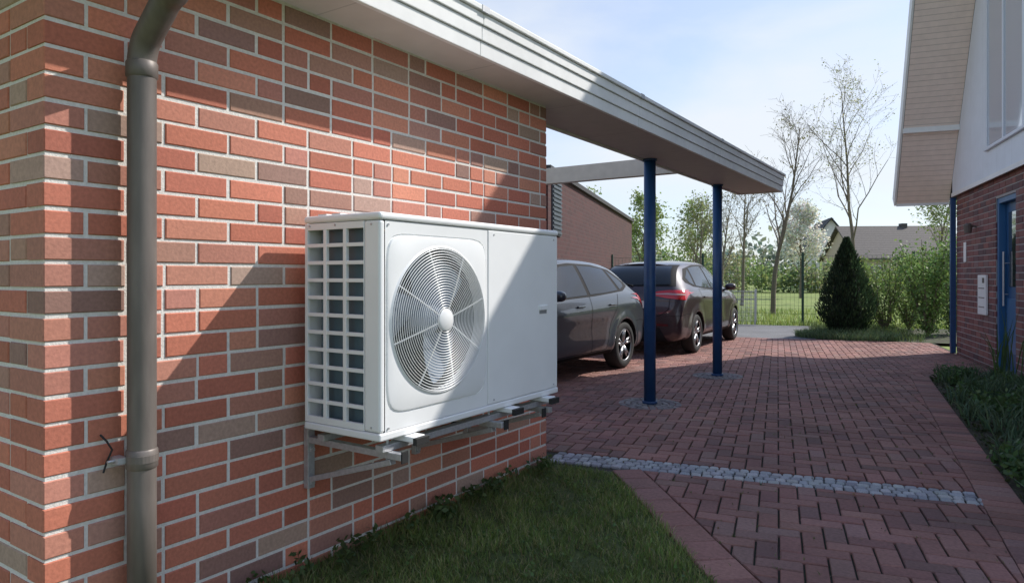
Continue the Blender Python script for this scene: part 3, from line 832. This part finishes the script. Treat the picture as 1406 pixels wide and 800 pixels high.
    if style=='wrap':
        patch(tl,h_([(.36,.955),(.60,.985),(.86,.985)]),h_([(.36,.905),(.60,.865),(.86,.84)]),'rear',.008,24,8)
        patch(tl,h_([(-.05,.985),(.20,.985),(.46,.955)]),h_([(-.05,.84),(.16,.87),(.46,.945)]),'side',.008,28,8)
        patch(tw,h_([(.40,.93),(.60,.94),(.84,.93)]),h_([(.40,.918),(.60,.915),(.84,.905)]),'rear',.012,20,2)
    else:
        patch(tl,h_([(.46,.975),(.86,.995)]),h_([(.50,.86),(.86,.79)]),'rear',.008,18,8)
        patch(tl,h_([(-.05,.995),(.34,.965)]),h_([(-.05,.79),(.22,.88)]),'side',.008,20,8)
        patch(tw,h_([(.55,.90),(.84,.90)]),h_([(.55,.875),(.84,.865)]),'rear',.012,16,2)
    patch(td,[(.46,.50),(.64,.50)],[(.46,.465),(.64,.465)],'rear',.010,8,2)
    child(tl,'tail_lamps',M_red); child(td,'bumper_reflectors',M_redd); child(tw,'lamp_bars',M_pale)
    hl=MB(); patch(hl,h_([(.48,.72),(.80,.78)]),h_([(.50,.64),(.80,.66)]),'front',.006,14,5); child(hl,'head_lamps',M_chrome)
    gr=MB(); patch(gr,[(-.42,.66*H),(.42,.66*H)],[(-.36,.36),(.36,.36)],'front',.006,14,5,(1,)); child(gr,'front_grille',M_trim)
    def rx(y,z):
        h=bv.ray_cast(Vector((-3,y,z)),Vector((1,0,0))); return h[0].x if h[0] else 0
    zp=.77*H if style=='wrap' else .50
    xx=min(rx(0,zp-.055),rx(0,zp+.055))-.006; pb=MB(); pb.box(xx-.004,xx+.004,-.26,.26,zp-.055,zp+.055); child(pb,'rear_plate',M_plate,False)
    pb=MB()
    for yy in (-.20,-.15,-.08,-.03,.05,.10,.15,.20): pb.box(xx-.006,xx-.0042,yy-.016,yy+.016,zp-.032,zp+.032)
    child(pb,'plate_characters',M_black,False)
    pb=MB(); xx=rx(0,.93*H); pb.tube([(xx-.012,0,.93*H),(xx+.01,0,.93*H)],.045,20); child(pb,'rear_badge',M_chrome)
    pb=MB(); a1=rx(0,1.05*H)-.02; a2=rx(.30,1.12*H)-.02; pb.tube([(a1,0,1.055*H),(a2,.30,1.12*H)],.007,6); pb.tube([(a1,0,1.03*H),(a1+.03,0,1.05*H)],.02,8); child(pb,'rear_wiper',M_trim)
    sp=MB(); NS=16
    for i in range(NS+1):
        y=-.54+1.08*i/NS; xs=rx(y*.95,1.385*H); zz=1.405*H-.05*(y/.54)**2
        sp.v += [(xs-.07,y,zz-.004),(xs-.06,y,zz-.03),(xs+.22,y,zz-.02),(xs+.24,y,zz+.016),(xs+.05,y,zz+.014)]
    for i in range(NS):
        for j in range(5): sp.face((i*5+j,i*5+(j+1)%5,(i+1)*5+(j+1)%5,(i+1)*5+j))
    sp.face((4,3,2,1,0)); sp.face(tuple(NS*5+j for j in range(5)))
    child(sp,'roof_spoiler',paint,False,.006)
    ex=MB(); ex.tube([(.04,.45,.235),(.2,.45,.235)],.03,14); child(ex,'exhaust',M_chrome)
    hd=MB()
    for s in (1,-1):
        for x_ in (1.20,2.06):
            h=bv.ray_cast(Vector((x_,s*3,.87*H)),Vector((0,-s,0))); yy=h[0].y
            hd.box(x_-.09,x_+.09,min(yy,yy+s*.028),max(yy,yy+s*.028),.858*H,.880*H)
    child(hd,'door_handles',paint,False,.008)
    mi=MB(); sg_=lambda q,e_: math.copysign(abs(q)**e_,q)
    for s in (1,-1):
        h=bv.ray_cast(Vector((2.74,s*3,.97*H)),Vector((0,-s,0))); yy=h[0].y
        n=len(mi.v); cx_,cy_,cz_=2.72,yy+s*.13,1.01*H
        for i in range(9):
            ph=math.pi*i/8
            for j in range(16):
                t=2*math.pi*j/16; X=math.sin(ph)*math.cos(t);Yv=math.sin(ph)*math.sin(t);Zz=math.cos(ph)
                mi.v.append((cx_+.07*sg_(X,.8),cy_+.10*sg_(Yv,.7),cz_+.062*sg_(Zz,.8)))
        for i in range(8):
            for j in range(16): mi.face((n+i*16+j,n+(i+1)*16+j,n+(i+1)*16+(j+1)%16,n+i*16+(j+1)%16))
        mi.tube([(2.74,yy-s*.02,.955*H),(2.73,yy+s*.08,.965*H)],.02,8)
    child(mi,'wing_mirrors',paint)
    an=MB(); an.tube([(1.0,0,1.43*H),(.90,0,1.475*H)],[.014,.004],6); child(an,'aerial',M_trim)
    for wi,(xa,s) in enumerate(((ax[0],1),(ax[0],-1),(ax[1],1),(ax[1],-1))):
        wy=s*.775; K_=48
        t=MB(); prof=[(.20,-.095),(.22,-.105),(WR-.03,-.100),(WR-.006,-.080),(WR,-.04),(WR,.04),(WR-.006,.080),(WR-.03,.100),(.225,.105),(.212,.095)]
        for k_ in range(K_):
            a_=2*math.pi*k_/K_
            for (r_,d_) in prof: t.v.append((xa+r_*math.cos(a_),wy+s*d_,WR+r_*math.sin(a_)))
        P_=len(prof)
        for k_ in range(K_):
            for j in range(P_-1): t.face((k_*P_+j,k_*P_+j+1,((k_+1)%K_)*P_+j+1,((k_+1)%K_)*P_+j))
        child(t,f'tyre_{wi+1}',M_tyre)
        t=MB(); t.tube([(xa,wy-s*.05,WR),(xa,wy+s*.01,WR)],.205,32); child(t,f'wheel_dark_{wi+1}',M_trim,False)
        t=MB()
        t.tube([(xa+.208*math.cos(2*math.pi*k_/40),wy+s*.088,WR+.208*math.sin(2*math.pi*k_/40)) for k_ in range(40)],.010,6,closed=True)
        for k_ in range(5):
            for da in (-.17,.17):
                a_=2*math.pi*k_/5+.3
                t.tube([(xa+.03*math.cos(a_),wy+s*.06,WR+.03*math.sin(a_)),(xa+.206*math.cos(a_+da),wy+s*.078,WR+.206*math.sin(a_+da))],[.024,.015],6)
        t.tube([(xa,wy+s*.03,WR),(xa,wy+s*.075,WR)],[.055,.036],16)
        child(t,f'rim_{wi+1}',M_rim)
    return root
def stations(H):
    return [(0.00,.60*H,.72,.54*H,.30,.64),(.03,.74*H,.80,.66*H,.24,.70),(.07,.90*H,.845,.80*H,.21,.72),(.14,1.02*H,.86,.93*H,.20,.70),(.26,1.14*H,.875,.99*H,.20,.62),
      (.44,1.285*H,.885,1.00*H,.20,.60),(.66,1.385*H,.89,1.00*H,.20,.60),(1.0,1.435*H,.895,.99*H,.20,.61),(1.5,1.465*H,.895,.975*H,.20,.62),(2.0,1.465*H,.895,.96*H,.20,.615),(2.3,1.425*H,.895,.95*H,.20,.605),
      (2.6,1.315*H,.895,.94*H,.20,.60),(2.95,1.145*H,.89,.93*H,.20,.63),(3.25,1.00*H,.885,.91*H,.20,.70),(3.6,.93*H,.87,.85*H,.20,.72),(3.95,.86*H,.83,.77*H,.20,.68),(4.18,.76*H,.76,.68*H,.22,.62),(4.28,.62*H,.66,.54*H,.27,.55),(4.30,.52*H,.60,.46*H,.30,.52)]
P_grey=mat('car_paint_grey',(.040,.050,.066),rough=.35,metal=.2,coat=.8)
P_plum=mat('car_paint_plum',(.040,.023,.029),rough=.35,metal=.1,coat=.8)
make_car('parked_car',stations(1.0),(-2.36,9.27,0),math.radians(-90),P_grey,1.0,'low')
make_car('parked_car',stations(1.03),(-2.12,10.02,0),math.radians(93),P_plum,1.03,'wrap')

# ------------------------------------------------------------ trees
def tree(name,base,H,seed,leaves=0,lcol=(.10,.14,.04),r0=None,spread=.5,lsz=.09,levels=4,first=.28):
    rr=random.Random(seed); root=empty(name,base); mb=MB(); lf=MB(); tips=[]
    r0=r0 or H*.013
    def br(p,d,ln,r,lv):
        k=5 if lv else 9; pts=[p.copy()]; q=p.copy(); dd=d.copy()
        rad=[r]
        for i in range(k):
            dd=(dd+Vector((rr.gauss(0,1),rr.gauss(0,1),rr.gauss(0,.6)))*(.05 if lv==0 else .13)+Vector((0,0,.06 if lv else 0))).normalized()
            q=q+dd*ln/k; pts.append(q.copy()); rad.append(max(.0035,r*(1-(i+1)/k*(.85 if lv==0 else .75))))
        mb.tube(pts,rad,8 if lv==0 else (5 if lv<2 else 3),cap=False)
        if lv>=levels-2:
            for i in range(1,k+1): tips.append(pts[i])
        if lv<levels-1:
            nb=[15,6,5,4][lv]
            for i in range(nb):
                t=(first if lv==0 else .2)+(1-(first if lv==0 else .2))*(i+rr.random()*.8)/nb; t=min(t,.97)
                f=t*k; i0=int(f); P=pts[i0].lerp(pts[min(i0+1,k)],f-i0)
                az=rr.uniform(0,6.283)
                side=Vector((math.cos(az),math.sin(az),0))
                nd=(dd*.55+side*spread*rr.uniform(.8,1.3)+Vector((0,0,.35))).normalized() if lv==0 else (d*.7+Vector((rr.gauss(0,1),rr.gauss(0,1),rr.gauss(0,.7))).normalized()*.65).normalized()
                L2=ln*(.42*(1.15-t*.75) if lv==0 else .5*rr.uniform(.7,1.1))
                br(P,nd,L2,max(.004,rad[i0]*.5),lv+1)
    br(Vector((0,0,-.05)),Vector((0,0,1)),H,r0,0)
    mb.obj('trunk_and_branches',M_bark,root,smooth=True)
    if leaves:
        for _ in range(leaves):
            t=rr.choice(tips); s=lsz*1.6
            leaf(lf,(t.x+rr.gauss(0,s),t.y+rr.gauss(0,s),t.z+rr.gauss(0,s)),lsz*rr.uniform(.6,1.3),gcol(lcol),1.4)
        lf.obj('leaves',M_leaf,root)
    return root
tree('bare_tree',(-3.05,23.7,0),6.2,3,leaves=300,lcol=(.20,.20,.08),spread=.45,lsz=.05,r0=.09)
tree('bare_tree',(-1.4,31.1,0),9.2,11,leaves=1600,lcol=(.34,.36,.18),spread=.42,lsz=.05,r0=.09)
tree('bare_tree',(-5.9,30.5,0),5.8,21,leaves=500,lcol=(.20,.19,.10),spread=.6,lsz=.06,r0=.08)
tree('bare_tree',(-7.6,33.5,0),5.2,25,leaves=500,lcol=(.20,.19,.10),spread=.6,lsz=.06,r0=.08)
tree('bare_tree',(-9.6,36.5,0),5.2,27,leaves=700,lcol=(.22,.24,.10),spread=.6,lsz=.06,r0=.08)
tree('bare_tree',(.95,41.1,0),6.4,31,leaves=2500,lcol=(.22,.29,.10),spread=.6,lsz=.09,r0=.08)
tree('blossom_tree',(-5.8,42.6,0),4.8,41,leaves=6000,lcol=(.72,.73,.66),spread=.75,lsz=.10,r0=.09)
tree('willow_tree',(-15.6,42,0),5.8,51,leaves=3800,lcol=(.30,.38,.14),spread=.75,lsz=.12,r0=.12)
tree('willow_tree',(-12.6,43.5,0),5.4,57,leaves=3000,lcol=(.32,.39,.16),spread=.75,lsz=.12,r0=.12)
tree('willow_tree',(-19.5,41,0),6.2,59,leaves=4000,lcol=(.28,.36,.13),spread=.75,lsz=.12,r0=.12)
tl_=MB()
def lerp(a,b,t): return a+(b-a)*t
for i in range(70):
    t=R.random(); X=lerp(-34,-6,t); Y=lerp(46,60,t)+R.uniform(-2,2); h=R.uniform(2.2,4.2)*(1 if t<.8 else .75)
    rad=R.uniform(1.2,2.2); cloud(tl_,(X,Y,h*.5),(rad,rad,h*.55),280,.18,R.choice([(.21,.30,.10),(.26,.34,.13),(.15,.21,.09),(.29,.30,.16)]),.35)
for i in range(40):
    t=R.random(); X=lerp(-6,26,t); Y=lerp(54,62,t)+R.uniform(-2,2); h=R.uniform(1.7,2.5)
    rad=R.uniform(1.0,1.8); cloud(tl_,(X,Y,h*.45),(rad,rad,h*.55),240,.15,R.choice([(.20,.29,.09),(.15,.23,.075),(.27,.32,.12)]),.35)
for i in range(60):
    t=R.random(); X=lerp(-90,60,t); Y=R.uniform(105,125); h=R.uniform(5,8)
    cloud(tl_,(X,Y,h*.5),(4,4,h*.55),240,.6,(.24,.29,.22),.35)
tl_.obj('distant_treeline',M_leaf)
cf=empty('conifer_tree',(.28,15.4,0))
b=MB()
def crad(z): 
    t=z/1.96
    return (.50*math.sin(min(1,(t+.12)/.42)*math.pi/2) if t<.3 else .50*(1-((t-.3)/.7)**1.25))*1.0+.015
for _ in range(15000):
    z=1.96*R.random()**1.2; a_=R.uniform(0,6.283); lump=1+.10*math.sin(a_*5+z*9)+.07*math.sin(a_*9-z*14)
    r_=crad(z)*lump*(.62+.42*R.random()); s=R.uniform(.018,.035)
    p=Vector((r_*math.cos(a_),r_*math.sin(a_),z+.02)); up=Vector((math.cos(a_)*.5,math.sin(a_)*.5,1)).normalized(); sd=Vector((R.gauss(0,1),R.gauss(0,1),.2)).normalized()
    n=len(b.v); b.v+=[tuple(p),tuple(p+sd*s*.4+up*s),tuple(p+up*s*2.6),tuple(p-sd*s*.4+up*s)]; b.face((n,n+1,n+2,n+3),gcol((.026,.052,.024),.5,1.7))
b.obj('foliage',M_leaf,cf)
b=MB(); b.tube([(0,0,0),(0,0,.3),(0,0,1.0),(0,0,1.7)],[.30,.33,.24,.03],12); b.obj('dark_core',mat('conifer_core',(.012,.018,.01),rough=1),cf)  # solid dark cone, shade inside the foliage put into its colour
M_bed2=mat('planting_bed',(.06,.08,.03),rough=1,col2=(.05,.04,.03),vscale=6,var=.4,bump=.8,bscale=30)
sheet('planting_bed',[(3.005,14.16),(12,14.16),(12,18.1),(3.005,18.1)],-.006,M_bed2)
gc=MB()
for _ in range(4200):
    a_=R.uniform(0,6.283); r_=.95*math.sqrt(R.random()); X=.30+r_*math.cos(a_)*1.0; Y=15.15+r_*math.sin(a_)*.7
    blade(gc,X,Y,0,R.uniform(.10,.24)*(1.15-r_*.5),.006,R.uniform(.03,.14),gcol((.15,.22,.10),.6,1.4))
for _ in range(2500):
    p=R.uniform(3.05,4.9); q=R.uniform(14.2,17.9); X,Y=pq(p,q); blade(gc,X,Y,0,R.uniform(.05,.16),.006,R.uniform(.02,.08),gcol((.14,.20,.07),.6,1.4))
gc.obj('ornamental_grass',M_grass)
def shrub(name,base,h,rad,col,n,seed):
    rr=random.Random(seed); root=empty(name,base); s=MB(); l=MB()
    for k in range(18):
        a_=rr.uniform(0,6.28); p=[Vector((0,0,0))]
        for i in range(1,6):
            f=i/5; p.append(Vector((math.cos(a_)*rad*f*.8+rr.gauss(0,.05),math.sin(a_)*rad*f*.8+rr.gauss(0,.05),h*f*rr.uniform(.75,1.0))))
        s.tube(p,[.014,.012,.010,.008,.006,.004],4,cap=False)
        for i in range(n//18):
            f=rr.random()**.6*4.99; i0=int(f); q=p[i0].lerp(p[i0+1],f-i0); leaf(l,(q.x+rr.gauss(0,.09),q.y+rr.gauss(0,.09),abs(q.z+rr.gauss(0,.08))),rr.uniform(.025,.055),gcol(col,.5,1.5),1.5)
    s.obj('stems',M_bark,root); l.obj('leaves',M_leaf,root)
shrub('shrub',(.775,17.6,0),1.75,.65,(.21,.30,.09),3000,1)
shrub('shrub',(1.65,16.4,0),2.0,.60,(.18,.29,.085),5000,2)
shrub('shrub',(2.1,17.3,0),1.9,.7,(.16,.25,.08),4500,3)
shrub('shrub',(1.2,18.2,0),1.5,.7,(.22,.32,.10),3000,4)
shrub('shrub',(-.4,19.3,0),.9,.5,(.24,.31,.11),1800,5)
vg=MB()
for _ in range(14000):
    p=R.uniform(-14,12); q=18.1+R.random()**1.6*9
    X,Y=pq(p,q); blade(vg,X,Y,-.06,R.uniform(.08,.20),.010,R.uniform(.02,.10),gcol((.27,.35,.09),.7,1.3))
vg.obj('verge_grass',M_grass)
fc=empty('wire_fence',(0,0,0),TH)
M_fence=mat('fence_green',(.03,.08,.055),rough=.5)
b=MB(); qf=18.7
for i in range(-7,8):
    p=i*2.5+.4; b.box(p-.03,p+.03,qf-.02,qf+.02,-.05,1.85)
b.obj('posts',M_fence,fc)
b=MB()
for i in range(-160,180):
    p=i*.1+.4
    b.box(p-.0025,p+.0025,qf-.026,qf-.021,.02,1.75)
for k in range(9): b.box(-16,18,qf-.033,qf-.0275,.05+k*.2125-.003,.05+k*.2125+.003)
b.obj('mesh_wires',M_fence,fc)
cg=empty('wire_mesh_cage',pq(.35,17.9)+(0,),TH)
b=MB()
for y in (0,.9):
    for i in range(15): b.box(i*.1-.005,i*.1+.005,y-.005,y+.005,0,.85)
    for k in range(9): b.box(0,1.4,y-.012,y-.0055,k*.105,k*.105+.010)
    for xx in (-.02,1.4): b.box(xx,xx+.03,y-.016,y+.016,0,.9)
for x in (0,1.4):
    for i in range(10): b.box(x-.004,x+.004,i*.1-.004,i*.1+.004,0,.85)
b.obj('mesh_panels',M_galv,cg)

# ------------------------------------------------------------ distant houses
def far_house(name,loc,rz,Lx,Ly,he,hr,wall,roofc,gable_front=False):
    root=empty(name,loc,rz); b=MB(); b.box(0,Lx,0,Ly,-.1,he)
    mw_=mat(name+'_render',wall,rough=.9,var=.06,vscale=1.5); 
    n=len(b.v)
    if not gable_front:
        b.v+=[(0,0,he),(0,Ly,he),(0,Ly/2,hr),(Lx,0,he),(Lx,Ly,he),(Lx,Ly/2,hr)]
    else:
        b.v+=[(0,0,he),(Lx,0,he),(Lx/2,0,hr),(0,Ly,he),(Lx,Ly,he),(Lx/2,Ly,hr)]
    b.face((n,n+1,n+2)); b.face((n+3,n+5,n+4)); b.obj('walls',mw_,root)
    b=MB(); e_=.4
    if not gable_front:
        sl=(hr-he)/(Ly/2)
        for s in (0,1):
            yo=-e_ if s==0 else Ly+e_; ze=he-sl*e_
            n=len(b.v); b.v+=[(-e_,yo,ze+.02),(Lx+e_,yo,ze+.02),(Lx+e_,Ly/2,hr+.02),(-e_,Ly/2,hr+.02),(-e_,yo,ze+.18),(Lx+e_,yo,ze+.18),(Lx+e_,Ly/2,hr+.18),(-e_,Ly/2,hr+.18)]
            for f in ((0,1,2,3),(4,5,6,7),(0,1,5,4),(1,2,6,5),(3,0,4,7)): b.face(tuple(n+i for i in f))
    else:
        sl=(hr-he)/(Lx/2)
        for s in (0,1):
            xo=-e_ if s==0 else Lx+e_; ze=he-sl*e_
            n=len(b.v); b.v+=[(xo,-e_,ze+.02),(xo,Ly+e_,ze+.02),(Lx/2,Ly+e_,hr+.02),(Lx/2,-e_,hr+.02),(xo,-e_,ze+.18),(xo,Ly+e_,ze+.18),(Lx/2,Ly+e_,hr+.18),(Lx/2,-e_,hr+.18)]
            for f in ((0,1,2,3),(4,5,6,7),(0,1,5,4),(1,2,6,5),(3,0,4,7)): b.face(tuple(n+i for i in f))
    b.obj('roof',stripes(mat(name+'_tiles',roofc,rough=.8,var=.25,vscale=3),2,.22,dark=.6,width=.2),root)
    b=MB(); k=max(1,int(Lx//2.6))
    for i in range(k):
        xx=(i+.5)*Lx/k; b.box(xx-.5,xx+.5,-.03,-.005,.9,2.1)
        if gable_front: b.box(xx-.4,xx+.4,-.03,-.005,3.4,4.6)
    b.obj('windows',M_glass,root)
    b=MB(); 
    for i in range(k):
        xx=(i+.5)*Lx/k; b.box(xx-.56,xx+.56,-.05,-.031,2.1,2.17); b.box(xx-.56,xx+.56,-.05,-.031,.84,.9); b.box(xx-.02,xx+.02,-.05,-.031,.9,2.1)
    b.obj('window_trim',M_fascia,root)
    b=MB(); b.box(Lx*.6,Lx*.6+.5,Ly/2-.3,Ly/2+.3,hr-.5,hr+.4); b.obj('chimney',M_tile,root)
    return root
far_house('detached_house',(-5.6,66.5,0),math.radians(30),9.0,8,2.9,5.7,(.55,.45,.36),(.12,.105,.095))
far_house('detached_house',(-12.4,80,0),math.radians(20),5.0,8,4.2,7.4,(.76,.76,.74),(.045,.045,.05),True)
far_house('detached_house',(7,74,0),math.radians(30),10,8,3.0,6.4,(.62,.58,.5),(.14,.07,.05))
